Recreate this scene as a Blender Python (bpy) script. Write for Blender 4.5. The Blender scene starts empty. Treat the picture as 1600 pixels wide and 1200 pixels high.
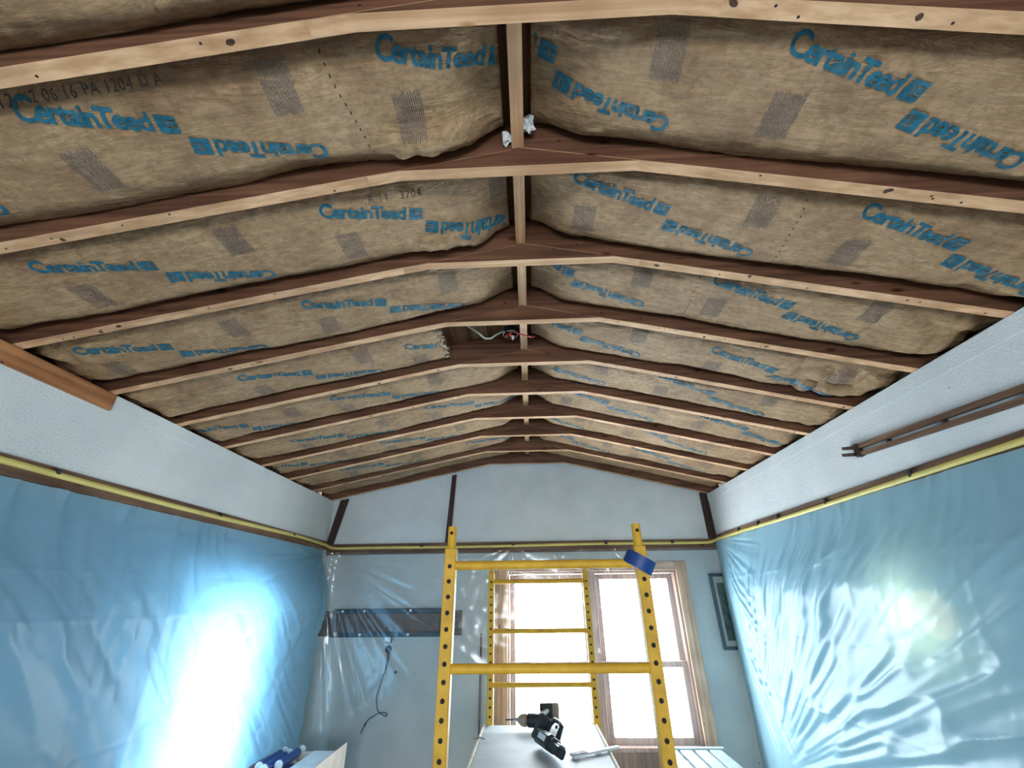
import bpy, bmesh, math, random
import numpy as np
from mathutils import Vector, Matrix

rng = random.Random(7)
scene = bpy.context.scene
COL = scene.collection
PI = math.pi

# ------------------------------------------------------------------ camera, world, exposure
CAM_Z = 1.58
def _cam_axes(pitch, yaw, roll):
    cp, sp, cy, sy = math.cos(pitch), math.sin(pitch), math.cos(yaw), math.sin(yaw)
    f = Vector((sy * cp, cy * cp, sp)); r = Vector((cy, -sy, 0)); u = r.cross(f)
    cr, sr = math.cos(roll), math.sin(roll)
    return cr * r + sr * u, -sr * r + cr * u, f
cam_data = bpy.data.cameras.new('camera')
cam = bpy.data.objects.new('camera', cam_data); COL.objects.link(cam)
r_, u_, f_ = _cam_axes(math.radians(27.1685), math.radians(-2.136), math.radians(-0.6096))
cam.matrix_world = Matrix(((r_.x, u_.x, -f_.x, 0), (r_.y, u_.y, -f_.y, 0), (r_.z, u_.z, -f_.z, CAM_Z), (0, 0, 0, 1)))
cam_data.sensor_width = 36; cam_data.lens = 651.136 / 1600 * 36
cam_data.clip_start = .02
scene.camera = cam

world = bpy.data.worlds.new('world'); scene.world = world; world.use_nodes = True
wn = world.node_tree.nodes; wl = world.node_tree.links
bg = wn['Background']; bg.inputs['Color'].default_value = (.87, .94, 1.0, 1); bg.inputs['Strength'].default_value = 17.0

scene.view_settings.view_transform = 'Standard'
scene.view_settings.look = 'None'
scene.view_settings.gamma = 1
scene.view_settings.use_curve_mapping = False
scene.view_settings.exposure = 0.78
scene.cycles.max_bounces = 9; scene.cycles.diffuse_bounces = 5; scene.cycles.glossy_bounces = 3; scene.cycles.transmission_bounces = 4; scene.cycles.transparent_max_bounces = 8

# the room's measures
XL, XR, YB, YF = -1.948, 1.721, 4.173, -2.3          # left, right, back wall, wall behind the camera
ZT, ZS = 2.4576, 2.073                               # wall top, trim top
KL, KR, KZ, RX = -.383, .365, 2.789, -.005           # kinks of the collar blocks, ridge
SL = (KZ - ZT) / (KL - XL); SR = (KZ - ZT) / (XR - KR)
RAFT = [.469, .869, 1.279, 1.687, 2.099, 2.496, 2.912, 3.301, 3.715]
TH = .038
WIN_BACK = (-.225, .52, 1.305, 1.80)                 # x0 z0 x1 z1 openings
WIN_LEFT = (2.45, .45, 3.15, 1.56)                   # y0 z0 y1 z1
WIN_ADDED = (-.8, .85, .8, 1.85)  # opening of the unseen window added behind the camera for light

def portal(name, loc, rot, sx, sy):
    d = bpy.data.lights.new(name, 'AREA'); d.shape = 'RECTANGLE'; d.size = sx; d.size_y = sy
    d.cycles.is_portal = True
    o = bpy.data.objects.new(name, d); COL.objects.link(o); o.location = loc; o.rotation_euler = rot
portal('daylight_portal_back', ((WIN_BACK[0] + WIN_BACK[2]) / 2, YB + .16, (WIN_BACK[1] + WIN_BACK[3]) / 2), (-PI / 2, 0, 0), 1.53, 1.28)
portal('daylight_portal_left', (XL - .16, (WIN_LEFT[0] + WIN_LEFT[2]) / 2, (WIN_LEFT[1] + WIN_LEFT[3]) / 2), (0, -PI / 2, 0), 1.11, .70)
portal('daylight_portal_added', ((WIN_ADDED[0] + WIN_ADDED[2]) / 2, YF - .16, (WIN_ADDED[1] + WIN_ADDED[3]) / 2), (PI / 2, 0, 0), 1.6, 1.0)

def zroof(x):
    """height of the rafters' undersides (arrays too)"""
    x = np.asarray(x, float)
    return np.where(x < RX, ZT + SL * (x - XL), ZT + SR * (XR - x))

# ------------------------------------------------------------------ noise
def _hash(ix, iy, seed):
    n = (ix.astype(np.int64) * 374761393 + iy.astype(np.int64) * 668265263 + seed * 1442695041) & 0xFFFFFFFF
    n = ((n ^ (n >> 13)) * 1274126177) & 0xFFFFFFFF
    n = n ^ (n >> 16)
    return (n & 0xFFFF) / 65535.0
def vnoise(x, y, seed=0):
    x = np.asarray(x, float); y = np.asarray(y, float) + 0 * x; x = x + 0 * y
    ix = np.floor(x); iy = np.floor(y); fx = x - ix; fy = y - iy
    fx = fx * fx * fx * (fx * (fx * 6 - 15) + 10); fy = fy * fy * fy * (fy * (fy * 6 - 15) + 10)
    a = _hash(ix, iy, seed); b = _hash(ix + 1, iy, seed); c = _hash(ix, iy + 1, seed); d = _hash(ix + 1, iy + 1, seed)
    return ((a + (b - a) * fx) * (1 - fy) + (c + (d - c) * fx) * fy) * 2 - 1
def fbm(x, y, seed=0, oct=3):
    t = 0; a = 1.0
    for k in range(oct):
        t = t + a * vnoise(x * 2 ** k, y * 2 ** k, seed + 17 * k); a *= .5
    return t
def ridged(x, y, seed=0):
    return 1 - np.abs(vnoise(x, y, seed)) * 2
def sstep(a, b, x):
    t = np.clip((x - a) / (b - a), 0, 1); return t * t * (3 - 2 * t)

# ------------------------------------------------------------------ materials
def new_mat(name):
    m = bpy.data.materials.new(name); m.use_nodes = True
    nt = m.node_tree; nt.nodes.clear()
    out = nt.nodes.new('ShaderNodeOutputMaterial')
    return m, nt, out
def N(nt, t, **kw):
    n = nt.nodes.new('ShaderNode' + t)
    for k, v in kw.items(): setattr(n, k, v)
    return n
def ramp(nt, stops):
    n = N(nt, 'ValToRGB'); cr = n.color_ramp
    while len(cr.elements) < len(stops): cr.elements.new(.5)
    for e, (p, c) in zip(cr.elements, stops): e.position = p; e.color = (*c, 1)
    return n
def coords(nt, scale=(1, 1, 1), jitter=True):
    tc = N(nt, 'TexCoord'); mp = N(nt, 'Mapping'); mp.inputs['Scale'].default_value = scale
    if jitter:
        oi = N(nt, 'ObjectInfo'); mul = N(nt, 'VectorMath', operation='SCALE'); mul.inputs[0].default_value = (13.7, 7.3, 5.1)
        nt.links.new(oi.outputs['Random'], mul.inputs['Scale'])
        add = N(nt, 'VectorMath', operation='ADD')
        nt.links.new(tc.outputs['Object'], add.inputs[0]); nt.links.new(mul.outputs[0], add.inputs[1])
        nt.links.new(add.outputs[0], mp.inputs['Vector'])
    else:
        nt.links.new(tc.outputs['Object'], mp.inputs['Vector'])
    return mp.outputs[0]
def noise(nt, vec, scale, detail=4, rough=.55, dist=0):
    n = N(nt, 'TexNoise'); n.inputs['Scale'].default_value = scale; n.inputs['Detail'].default_value = detail
    n.inputs['Roughness'].default_value = rough; n.inputs['Distortion'].default_value = dist
    nt.links.new(vec, n.inputs['Vector']); return n
def mix(nt, fac, a, b, mode='MIX'):
    n = N(nt, 'MixRGB', blend_type=mode)
    for s, v in ((0, fac), (1, a), (2, b)):
        if hasattr(v, 'links') or hasattr(v, 'is_linked'): nt.links.new(v, n.inputs[s])
        elif s == 0: n.inputs[0].default_value = v
        else: n.inputs[s].default_value = (*v, 1)
    return n.outputs[0]
def principled(nt, out, color, rough=.6, bump=None, bstr=.3, bdist=.005, metallic=0, spec=.5):
    p = N(nt, 'BsdfPrincipled'); p.inputs['Roughness'].default_value = rough; p.inputs['Metallic'].default_value = metallic
    p.inputs['Specular IOR Level'].default_value = spec
    if isinstance(color, tuple): p.inputs['Base Color'].default_value = (*color, 1)
    else: nt.links.new(color, p.inputs['Base Color'])
    if bump is not None:
        b = N(nt, 'Bump'); b.inputs['Strength'].default_value = bstr; b.inputs['Distance'].default_value = bdist
        nt.links.new(bump, b.inputs['Height']); nt.links.new(b.outputs[0], p.inputs['Normal'])
    nt.links.new(p.outputs[0], out.inputs['Surface']); return p
def plain(name, color, rough=.5, metallic=0, var=.12, scale=20, spec=.5):
    m, nt, out = new_mat(name); v = coords(nt)
    n = noise(nt, v, scale)
    d = tuple(c * (1 - var * 2) for c in color); l = tuple(min(1, c * (1 + var)) for c in color)
    r = ramp(nt, [(.3, d), (.65, l)]); nt.links.new(n.outputs['Fac'], r.inputs[0])
    principled(nt, out, r.outputs[0], rough, n.outputs['Fac'], .1, .002, metallic, spec); return m
def wood(name, light, dark, grain=(1.2, 26, 26), knots=True, rough=.65, nails=True):
    m, nt, out = new_mat(name)
    v = coords(nt, grain); n1 = noise(nt, v, 1.6, 4, .55, .12)
    r = ramp(nt, [(.33, dark), (.5, tuple((a + b) / 2 for a, b in zip(light, dark))), (.62, light)])
    nt.links.new(n1.outputs['Fac'], r.inputs[0]); c = r.outputs[0]
    v2 = coords(nt, (1, 1, 1)); n2 = noise(nt, v2, 3.5, 3)
    r2 = ramp(nt, [(.35, (.72, .66, .62)), (.62, (1, 1, 1))]); nt.links.new(n2.outputs['Fac'], r2.inputs[0])
    c = mix(nt, 1, c, r2.outputs[0], 'MULTIPLY')
    if knots:
        vk = coords(nt, tuple(2.3 if g < 3 else 5.5 for g in grain)); vo = N(nt, 'TexVoronoi'); vo.inputs['Scale'].default_value = 1.9
        nt.links.new(vk, vo.inputs['Vector'])
        rk = ramp(nt, [(.035, (.10, .045, .02)), (.075, (.55, .36, .22)), (.14, (1, 1, 1))]); nt.links.new(vo.outputs['Distance'], rk.inputs[0])
        c = mix(nt, 1, c, rk.outputs[0], 'MULTIPLY')
    if nails:
        vo2 = N(nt, 'TexVoronoi'); vo2.inputs['Scale'].default_value = 8; nt.links.new(v2, vo2.inputs['Vector'])
        rk = ramp(nt, [(.03, (.12, .09, .07)), (.05, (1, 1, 1))]); nt.links.new(vo2.outputs['Distance'], rk.inputs[0])
        c = mix(nt, 1, c, rk.outputs[0], 'MULTIPLY')
    principled(nt, out, c, rough, n1.outputs['Fac'], .25, .002, spec=.3); return m
M = {}
GX, GY, GZ = (.8, 30, 30), (30, .8, 30), (30, 30, .8)
PINE_L, PINE_D = (.84, .54, .32), (.60, .34, .175)
M['rafter'] = wood('rafter_pine', PINE_L, PINE_D, GX)
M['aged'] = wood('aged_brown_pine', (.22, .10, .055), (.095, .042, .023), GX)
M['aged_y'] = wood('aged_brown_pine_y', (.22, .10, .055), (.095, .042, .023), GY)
M['ridge'] = wood('ridge_pine', PINE_L, PINE_D, GY)
M['plank'] = wood('orange_plank', (.50, .23, .095), (.30, .12, .045), GY, knots=True)
M['casing'] = wood('casing_pine', (.72, .46, .28), (.46, .25, .13), GZ)
M['casing_x'] = wood('shaded_casing_across', (.60, .42, .30), (.36, .22, .15), GX)  # head casing pine with its shadow mixed into the colour
M['sash'] = wood('shaded_sash_wood', (.42, .26, .19), (.22, .12, .085), GZ, knots=False, nails=False, rough=.4)  # mauve-brown includes the shadow on sashes, jambs and sill
M['trim_y'] = wood('brown_trim_y', (.23, .13, .075), (.09, .045, .025), GY)
M['trim_x'] = wood('brown_trim_x', (.20, .12, .08), (.08, .045, .03), GX)
M['trim_z'] = wood('dark_trim_z', (.075, .045, .04), (.03, .018, .018), GZ, knots=False)
M['deckwood'] = wood('roof_sheathing', (.30, .17, .09), (.14, .07, .035), GY)
M['board'] = wood('dark_board', (.16, .115, .095), (.07, .05, .042), GX, knots=False)
M['slat'] = plain('white_painted_slat', (.40, .53, .57), .6, 0, .12, 14)

def kraft():
    m, nt, out = new_mat('kraft_paper')
    v = coords(nt); n1 = noise(nt, v, 5, 6, .65, .4); n2 = noise(nt, v, 42, 5, .7)
    r = ramp(nt, [(.3, (.36, .21, .105)), (.5, (.53, .34, .18)), (.7, (.64, .43, .245))])
    nt.links.new(n1.outputs['Fac'], r.inputs[0])
    r2 = ramp(nt, [(.3, (.70, .68, .66)), (.55, (1, 1, 1))]); nt.links.new(n2.outputs['Fac'], r2.inputs[0])
    c = mix(nt, 1, r.outputs[0], r2.outputs[0], 'MULTIPLY')
    vs = coords(nt, (2.5, 15, 4)); n3 = noise(nt, vs, 2.4, 6, .62, 1.4)
    w = N(nt, 'Math', operation='SUBTRACT'); nt.links.new(n3.outputs['Fac'], w.inputs[0]); w.inputs[1].default_value = .5
    ab = N(nt, 'Math', operation='ABSOLUTE'); nt.links.new(w.outputs[0], ab.inputs[0])
    r4 = ramp(nt, [(.0, (.66, .63, .60)), (.06, (.93, .92, .91)), (.2, (1.04, 1.04, 1.04))]); nt.links.new(ab.outputs[0], r4.inputs[0])
    c = mix(nt, .8, c, r4.outputs[0], 'MULTIPLY')
    hh = N(nt, 'Math', operation='MULTIPLY_ADD'); nt.links.new(ab.outputs[0], hh.inputs[0]); hh.inputs[1].default_value = 2.2
    nt.links.new(n2.outputs['Fac'], hh.inputs[2])
    principled(nt, out, c, .5, hh.outputs[0], 1.0, .011, spec=.4); return m
M['kraft'] = kraft()
M['fluff'] = plain('glass_wool', (.62, .55, .45), .9, 0, .3, 60)
M['blue_ink'] = plain('blue_ink', (.010, .13, .20), .6, 0, .25, 60)
M['grey_ink'] = plain('grey_ink', (.10, .10, .11), .7, 0, .25, 80)
M['black_ink'] = plain('black_stamp_ink', (.10, .078, .06), .7, 0, .4, 90)

def plaster(name, color, dark, bscale, bstr, bdist):
    m, nt, out = new_mat(name); v = coords(nt, jitter=False)
    n1 = noise(nt, v, 1.7, 5, .6); r = ramp(nt, [(.35, dark), (.6, color)]); nt.links.new(n1.outputs['Fac'], r.inputs[0])
    n2 = noise(nt, v, bscale, 3, .6)
    vo = N(nt, 'TexVoronoi'); vo.inputs['Scale'].default_value = 5.5; nt.links.new(v, vo.inputs['Vector'])
    rk = ramp(nt, [(.018, (.2, .18, .17)), (.03, (1, 1, 1))]); nt.links.new(vo.outputs['Distance'], rk.inputs[0])
    c = mix(nt, 1, r.outputs[0], rk.outputs[0], 'MULTIPLY')
    principled(nt, out, c, .85, n2.outputs['Fac'], bstr, bdist, spec=.2); return m
M['stipple'] = plaster('stippled_white_plaster', (.72, .77, .78), (.62, .68, .69), 95, .9, .006)
M['backplaster'] = plaster('grey_white_plaster', (.66, .71, .72), (.55, .60, .61), 30, .25, .003)
M['lowerplaster'] = plaster('bare_grey_plaster', (.53, .555, .555), (.42, .45, .45), 30, .25, .003)
M['floor'] = plain('pale_plywood_floor', (.55, .50, .44), .6, 0, .12, 3)
M['yellow_cable'] = plain('yellow_cable_sheath', (.62, .53, .15), .45, 0, .06, 10)
M['scaffold'] = plain('yellow_enamel', (.70, .40, .035), .5, 0, .10, 14, .3)
M['knot'] = plain('dark_knot', (.10, .045, .02), .7, 0, .5, 120)
M['hole'] = plain('dark_hole', (.012, .01, .009), .8, 0, .1, 10)
M['black'] = plain('black_plastic', (.016, .02, .026), .42, 0, .15, 30)
M['dark_rubber'] = plain('dark_rubber', (.03, .034, .04), .7, 0, .15, 30)
M['tan_plastic'] = plain('tan_plastic', (.30, .24, .16), .5, 0, .1, 20)
M['steel'] = plain('brushed_steel', (.55, .56, .58), .3, 1, .08, 40)
M['white'] = plain('white_plastic', (.78, .80, .80), .45, 0, .05, 20)
M['blue_tape'] = plain('blue_tape', (.010, .055, .25), .5, 0, .08, 50)
M['deck'] = plain('painted_plywood_deck', (.42, .49, .53), .55, 0, .10, 5)
M['deck_edge'] = plain('pale_ply_edge', (.62, .55, .44), .7, 0, .15, 40)
M['carton'] = plain('pale_carton', (.66, .62, .55), .75, 0, .06, 12)
M['tube_blue'] = plain('blue_cartridge', (.02, .07, .26), .35, 0, .12, 15)
M['blue_cab'] = plain('dark_blue_paint', (.010, .055, .12), .5, 0, .12, 8)
M['picture'] = plain('dark_green_print', (.03, .075, .055), .6, 0, .5, 18)
M['mat_board'] = plain('mat_board', (.42, .43, .40), .8, 0, .05, 20)
M['red'] = plain('red_plastic', (.55, .05, .03), .4, 0, .05, 20)
M['navy_mesh'] = plain('blue_black_frame', (.012, .035, .06), .55, 0, .15, 25)
M['brown_mesh'] = plain('brown_panel', (.13, .09, .08), .8, 0, .15, 25)
M['grey_wire'] = plain('grey_wire', (.5, .49, .46), .5, 0, .05, 20)

def glass(name='window_glass', col=(1, 1, 1)):
    m, nt, out = new_mat(name)
    t = N(nt, 'BsdfTransparent'); t.inputs[0].default_value = (*col, 1); g = N(nt, 'BsdfGlossy'); g.inputs['Roughness'].default_value = .02
    mx = N(nt, 'MixShader'); mx.inputs[0].default_value = .06
    nt.links.new(t.outputs[0], mx.inputs[1]); nt.links.new(g.outputs[0], mx.inputs[2]); nt.links.new(mx.outputs[0], out.inputs['Surface']); return m
M['glass'] = glass()
M['dimming_glass'] = glass('dimming_glass', (.62, .72, .78))  # tint added to hold down the left window's glow
def film(name, clear, tint, gloss, rough, trans=.55, dtint=None):
    m, nt, out = new_mat(name)
    t = N(nt, 'BsdfTransparent'); t.inputs[0].default_value = (.93, .97, .98, 1)
    tr = N(nt, 'BsdfTranslucent'); tr.inputs[0].default_value = (*tint, 1)
    df = N(nt, 'BsdfDiffuse'); df.inputs[0].default_value = (*(dtint or tint), 1)
    g = N(nt, 'BsdfGlossy'); g.inputs['Roughness'].default_value = rough; g.inputs[0].default_value = (.95, .98, 1, 1)
    v = coords(nt, jitter=False); n = noise(nt, v, 14, 4, .6, .5)
    b = N(nt, 'Bump'); b.inputs['Strength'].default_value = .15; b.inputs['Distance'].default_value = .005
    nt.links.new(n.outputs['Fac'], b.inputs['Height'])
    for s in (tr, df, g): nt.links.new(b.outputs[0], s.inputs['Normal'])
    m1 = N(nt, 'MixShader'); m1.inputs[0].default_value = trans; nt.links.new(df.outputs[0], m1.inputs[1]); nt.links.new(tr.outputs[0], m1.inputs[2])
    m2 = N(nt, 'MixShader'); m2.inputs[0].default_value = gloss; nt.links.new(m1.outputs[0], m2.inputs[1]); nt.links.new(g.outputs[0], m2.inputs[2])
    m3 = N(nt, 'MixShader'); m3.inputs[0].default_value = clear; nt.links.new(m2.outputs[0], m3.inputs[1]); nt.links.new(t.outputs[0], m3.inputs[2])
    nt.links.new(m3.outputs[0], out.inputs['Surface']); return m
M['film_hazy'] = film('hazy_blue_plastic_film', .015, (.32, .60, .78), .028, .40, .60, (.38, .60, .72))
M['film_right'] = film('wrinkled_blue_plastic_film', .02, (.34, .62, .76), .045, .32, .50, (.42, .66, .76))
M['film_clear'] = film('clear_plastic_film', .90, (.62, .68, .70), .6, .16)
def emit(name, color, strength):
    m, nt, out = new_mat(name); e = N(nt, 'Emission'); e.inputs[0].default_value = (*color, 1); e.inputs[1].default_value = strength
    nt.links.new(e.outputs[0], out.inputs['Surface']); return m
M['bulb'] = emit('warm_bulb', (1, .74, .42), 6)

# ------------------------------------------------------------------ building helpers
def link(name, me, mat, parent=None):
    o = bpy.data.objects.new(name, me); COL.objects.link(o)
    if mat is not None and not me.materials: me.materials.append(M[mat] if isinstance(mat, str) else mat)
    if parent is not None: o.parent = parent
    return o
def tag(o, label, cat, group=None):
    o['label'] = label; o['category'] = cat
    if group: o['group'] = group
    return o
def root(name, loc, label=None, cat=None, group=None, rot=(0, 0, 0)):
    o = bpy.data.objects.new(name, None); COL.objects.link(o); o.location = loc; o.rotation_euler = rot; o.empty_display_size = .1
    if label: tag(o, label, cat, group)
    return o
def struct(o): o['kind'] = 'structure'; return o
def mesh_np(name, V, F, mat, parent=None, smooth=False, world=False):
    """V array, F list/array of faces; world=True: V in world space under an unrotated parent"""
    V = np.asarray(V, float)
    if world and parent is not None:
        p = Vector(parent.location); q = parent.parent
        while q is not None: p = p + Vector(q.location); q = q.parent
        V = V - np.array(p)
    me = bpy.data.meshes.new(name)
    me.from_pydata(V.tolist(), [], [tuple(int(i) for i in f) for f in F])
    if smooth: me.polygons.foreach_set('use_smooth', [True] * len(me.polygons))
    me.update(); return link(name, me, mat, parent)
class MB:
    """collects shapes for one mesh"""
    def __init__(s): s.bm = bmesh.new()
    def box(s, lo, hi, bevel=0, mat4=None):
        c = [(a + b) / 2 for a, b in zip(lo, hi)]; d = [b - a for a, b in zip(lo, hi)]
        r = bmesh.ops.create_cube(s.bm, size=1, matrix=Matrix.Translation(c) @ Matrix.Diagonal((*d, 1)))
        vs = r['verts']
        if bevel:
            es = list({e for v in vs for e in v.link_edges})
            rb = bmesh.ops.bevel(s.bm, geom=es, offset=bevel, segments=1, affect='EDGES')
            vs = list({v for f in rb['faces'] for v in f.verts} | {v for v in vs if v.is_valid})
        if mat4 is not None: bmesh.ops.transform(s.bm, matrix=mat4, verts=vs)
        return s
    def prism(s, pts, axis, a, b):
        """polygon pts extruded along axis 0/1/2 from a to b"""
        def P(p, t):
            q = list(p); q.insert(axis, t); return q
        v0 = [s.bm.verts.new(P(p, a)) for p in pts]; v1 = [s.bm.verts.new(P(p, b)) for p in pts]
        s.bm.faces.new(v0); s.bm.faces.new(v1[::-1]); n = len(pts)
        for i in range(n): s.bm.faces.new((v0[i], v1[i], v1[(i + 1) % n], v0[(i + 1) % n]))
        return s
    def tube(s, path, r, n=10, cap=True, flat=1.0):
        path = [Vector(p) for p in path]; rs = r if isinstance(r, (list, tuple)) else [r] * len(path)
        rings = []; prev = None
        for i, p in enumerate(path):
            t = (path[min(i + 1, len(path) - 1)] - path[max(i - 1, 0)]).normalized()
            if prev is None: prev = Vector((0, 0, 1)) if abs(t.z) < .9 else Vector((1, 0, 0))
            a = (prev - t * prev.dot(t)).normalized(); b = t.cross(a); prev = a
            rings.append([s.bm.verts.new(p + a * (rs[i] * math.cos(2 * PI * k / n)) + b * (rs[i] * flat * math.sin(2 * PI * k / n))) for k in range(n)])
        for A, B in zip(rings, rings[1:]):
            for k in range(n): s.bm.faces.new((A[k], A[(k + 1) % n], B[(k + 1) % n], B[k]))
        if cap: s.bm.faces.new(rings[0][::-1]); s.bm.faces.new(rings[-1])
        return s
    def lathe(s, prof, n=24, mat4=None, closed=False):
        rings = []
        for (r, z) in prof:
            rings.append([s.bm.verts.new((r * math.cos(2 * PI * k / n), r * math.sin(2 * PI * k / n), z)) for k in range(n)])
        m = len(rings)
        for i in range(m if closed else m - 1):
            A, B = rings[i], rings[(i + 1) % m]
            for k in range(n): s.bm.faces.new((A[k], A[(k + 1) % n], B[(k + 1) % n], B[k]))
        if not closed: s.bm.faces.new(rings[0][::-1]); s.bm.faces.new(rings[-1])
        if mat4 is not None: bmesh.ops.transform(s.bm, matrix=mat4, verts=[v for R in rings for v in R])
        return s
    def build(s, name, mat, parent=None, smooth=False, world=True):
        bmesh.ops.recalc_face_normals(s.bm, faces=s.bm.faces)
        if parent is not None and world:
            p = Vector(parent.location); q = parent.parent
            while q is not None: p = p + Vector(q.location); q = q.parent
            bmesh.ops.translate(s.bm, verts=s.bm.verts, vec=-p)
        me = bpy.data.meshes.new(name); s.bm.to_mesh(me); s.bm.free()
        if smooth:
            me.polygons.foreach_set('use_smooth', [True] * len(me.polygons))
            me.set_sharp_from_angle(angle=math.radians(40))
        return link(name, me, mat, parent)
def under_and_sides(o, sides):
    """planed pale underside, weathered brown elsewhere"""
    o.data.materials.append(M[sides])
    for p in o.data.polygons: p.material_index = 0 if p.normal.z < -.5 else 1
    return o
def copy_mesh(o, parent, loc=(0, 0, 0)):
    c = o.copy(); COL.objects.link(c); c.parent = parent; c.location = loc; return c
ORD = ['first', 'second', 'third', 'fourth', 'fifth', 'sixth', 'seventh', 'eighth', 'ninth', 'tenth', 'eleventh']

# ------------------------------------------------------------------ floor and walls
struct(MB().box((XL - .12, YF - .12, -.1), (XR + .12, YB + .12, 0)).build('floor', 'floor'))
def wall_with_hole(name, axis, pos0, pos1, a0, a1, z0, z1, hole, mat):
    """axis 0: wall across x (runs in y); axis 1: wall across y (runs in x)"""
    mb = MB(); h0, hz0, h1, hz1 = hole
    for (p, q, r, t) in ((a0, z0, h0, z1), (h1, z0, a1, z1), (h0, z0, h1, hz0), (h0, hz1, h1, z1)):
        if axis == 0: mb.box((pos0, p, q), (pos1, r, t))
        else: mb.box((p, pos0, q), (r, pos1, t))
    return struct(mb.build(name, mat))
wall_with_hole('wall_left', 0, XL - .12, XL, YF, YB, 0, 2.40, WIN_LEFT, 'stipple')
struct(MB().box((XR - .004, YF, 2.385), (XR, YB, 2.452)).build('trim_10', 'stipple'))
struct(MB().box((XL, 1.712, 2.385), (XL + .004, YB, 2.452)).build('trim_11', 'stipple'))
# the plaster stops lower where the bare plank shows
MB_l = MB().box((XL - .12, 1.70, 2.40), (XL, YB, ZT - .002)).box((XL - .12, YF, 2.40), (XL - .03, 1.70, ZT - .01))
o = MB_l.build('wall_left_top', 'stipple'); struct(o); o.name = 'trim_9'
struct(MB().box((XR, YF, 0), (XR + .12, YB, ZT - .002)).build('wall_right', 'stipple'))
wall_with_hole('wall_back', 1, YB, YB + .12, XL - .12, XR + .12, 0, 2.02, WIN_BACK, 'lowerplaster')
gp = [(XL - .12, 2.02), (XR + .12, 2.02), (XR + .12, float(zroof(XR + .12)) + .149), (RX, float(zroof(RX)) + .149), (XL - .12, float(zroof(XL - .12)) + .149)]
struct(MB().prism(gp, 1, YB, YB + .12).build('wall_gable', 'backplaster'))
wall_with_hole('wall_rear', 1, YF - .12, YF, XL - .12, XR + .12, 0, 2.45, WIN_ADDED, 'backplaster')
struct(MB().prism([(XL - .12, 2.45), (XR + .12, 2.45), (XR + .12, float(zroof(XR + .12)) + .149), (RX, float(zroof(RX)) + .149), (XL - .12, float(zroof(XL - .12)) + .149)], 1, YF - .12, YF).build('wall_rear_gable', 'backplaster'))

struct(MB().box((XL - .20, YF - .12, 2.2), (XL - .161, YB + .12, 2.64)).box((XL - .161, YF - .12, 2.3), (XL - .12, YB + .12, 2.36)).build('trim_7', 'deckwood'))
struct(MB().box((XR + .161, YF - .12, 2.2), (XR + .20, YB + .12, 2.64)).box((XR + .12, YF - .12, 2.3), (XR + .161, YB + .12, 2.36)).build('trim_8', 'deckwood'))
# roof sheathing: one plank course after the other along the slope
def sheathing():
    t = .15
    for side in (-1, 1):
        r = root('ceiling', (0, 0, 0)); struct(r)
        x_out = XL - .16 if side < 0 else XR + .16; x_in = RX
        n = 10; k = 0
        for i in range(n):
            xa = x_out + (x_in - x_out) * i / n; xb = x_out + (x_in - x_out) * (i + 1) / n - .004 * (-side if False else (1 if x_in > x_out else -1))
            za, zb = float(zroof(xa)) + t, float(zroof(xb)) + t
            MB().prism([(xa, za), (xb, zb), (xb, zb + .02), (xa, za + .02)], 1, YF - .12, YB + .12).build('roof_plank', 'deckwood', r)
        xa, xb = x_out, x_in
        MB().prism([(xa, float(zroof(xa)) + t + .021), (xb, float(zroof(xb)) + t + .021), (xb, float(zroof(xb)) + t + .05), (xa, float(zroof(xa)) + t + .05)], 1, YF - .12, YB + .12).build('roof_felt', 'hole', r)
sheathing()

# ------------------------------------------------------------------ rafters, collar blocks, ridge beam
RDEP = .142
ALLR = [.469 - .405 * k for k in range(6, 0, -1)] + RAFT + [4.120]
def rafter_profile(side):
    if side < 0: a, b = XL - .11, RX - .021
    else: a, b = XR + .11, RX + .021
    za, zb = float(zroof(a)), float(zroof(b))
    return [(a, za), (b, zb), (b, zb + RDEP), (a, za + RDEP)]
for i, y in enumerate(ALLR):
    k = i - 5                                       # 1 = the first rafter in view
    last = i == len(ALLR) - 1
    for side, sn in ((-1, 'left'), (1, 'right')):
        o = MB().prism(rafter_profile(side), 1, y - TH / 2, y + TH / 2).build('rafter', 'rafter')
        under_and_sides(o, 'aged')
        if last: lab = f'shaded pine rafter against the white gable wall, {sn} slope'
        elif k >= 1: lab = f'pine rafter on the {sn} slope, {ORD[k - 1]} counted from the top of the picture'
        else: lab = f'pine rafter on the {sn} slope, {ORD[-k]} one behind the viewer'
        tag(o, lab, 'rafter', 'roof rafters')
    o = MB().prism([(KL - .10, float(zroof(KL - .10)) - .001), (KL, KZ - .002), (KR, KZ - .002), (KR + .10, float(zroof(KR + .10)) - .001),
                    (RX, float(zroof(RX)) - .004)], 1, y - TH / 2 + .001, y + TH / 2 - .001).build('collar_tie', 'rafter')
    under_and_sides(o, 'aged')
    if last: lab = 'shaded flat-bottomed collar block against the gable wall'
    elif k >= 1: lab = f'flat-bottomed wooden collar block under the ridge, {ORD[k - 1]} from the top of the picture'
    else: lab = f'flat-bottomed wooden collar block under the ridge, {ORD[-k]} one behind the viewer'
    tag(o, lab, 'collar tie', 'collar blocks under the ridge')
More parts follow.
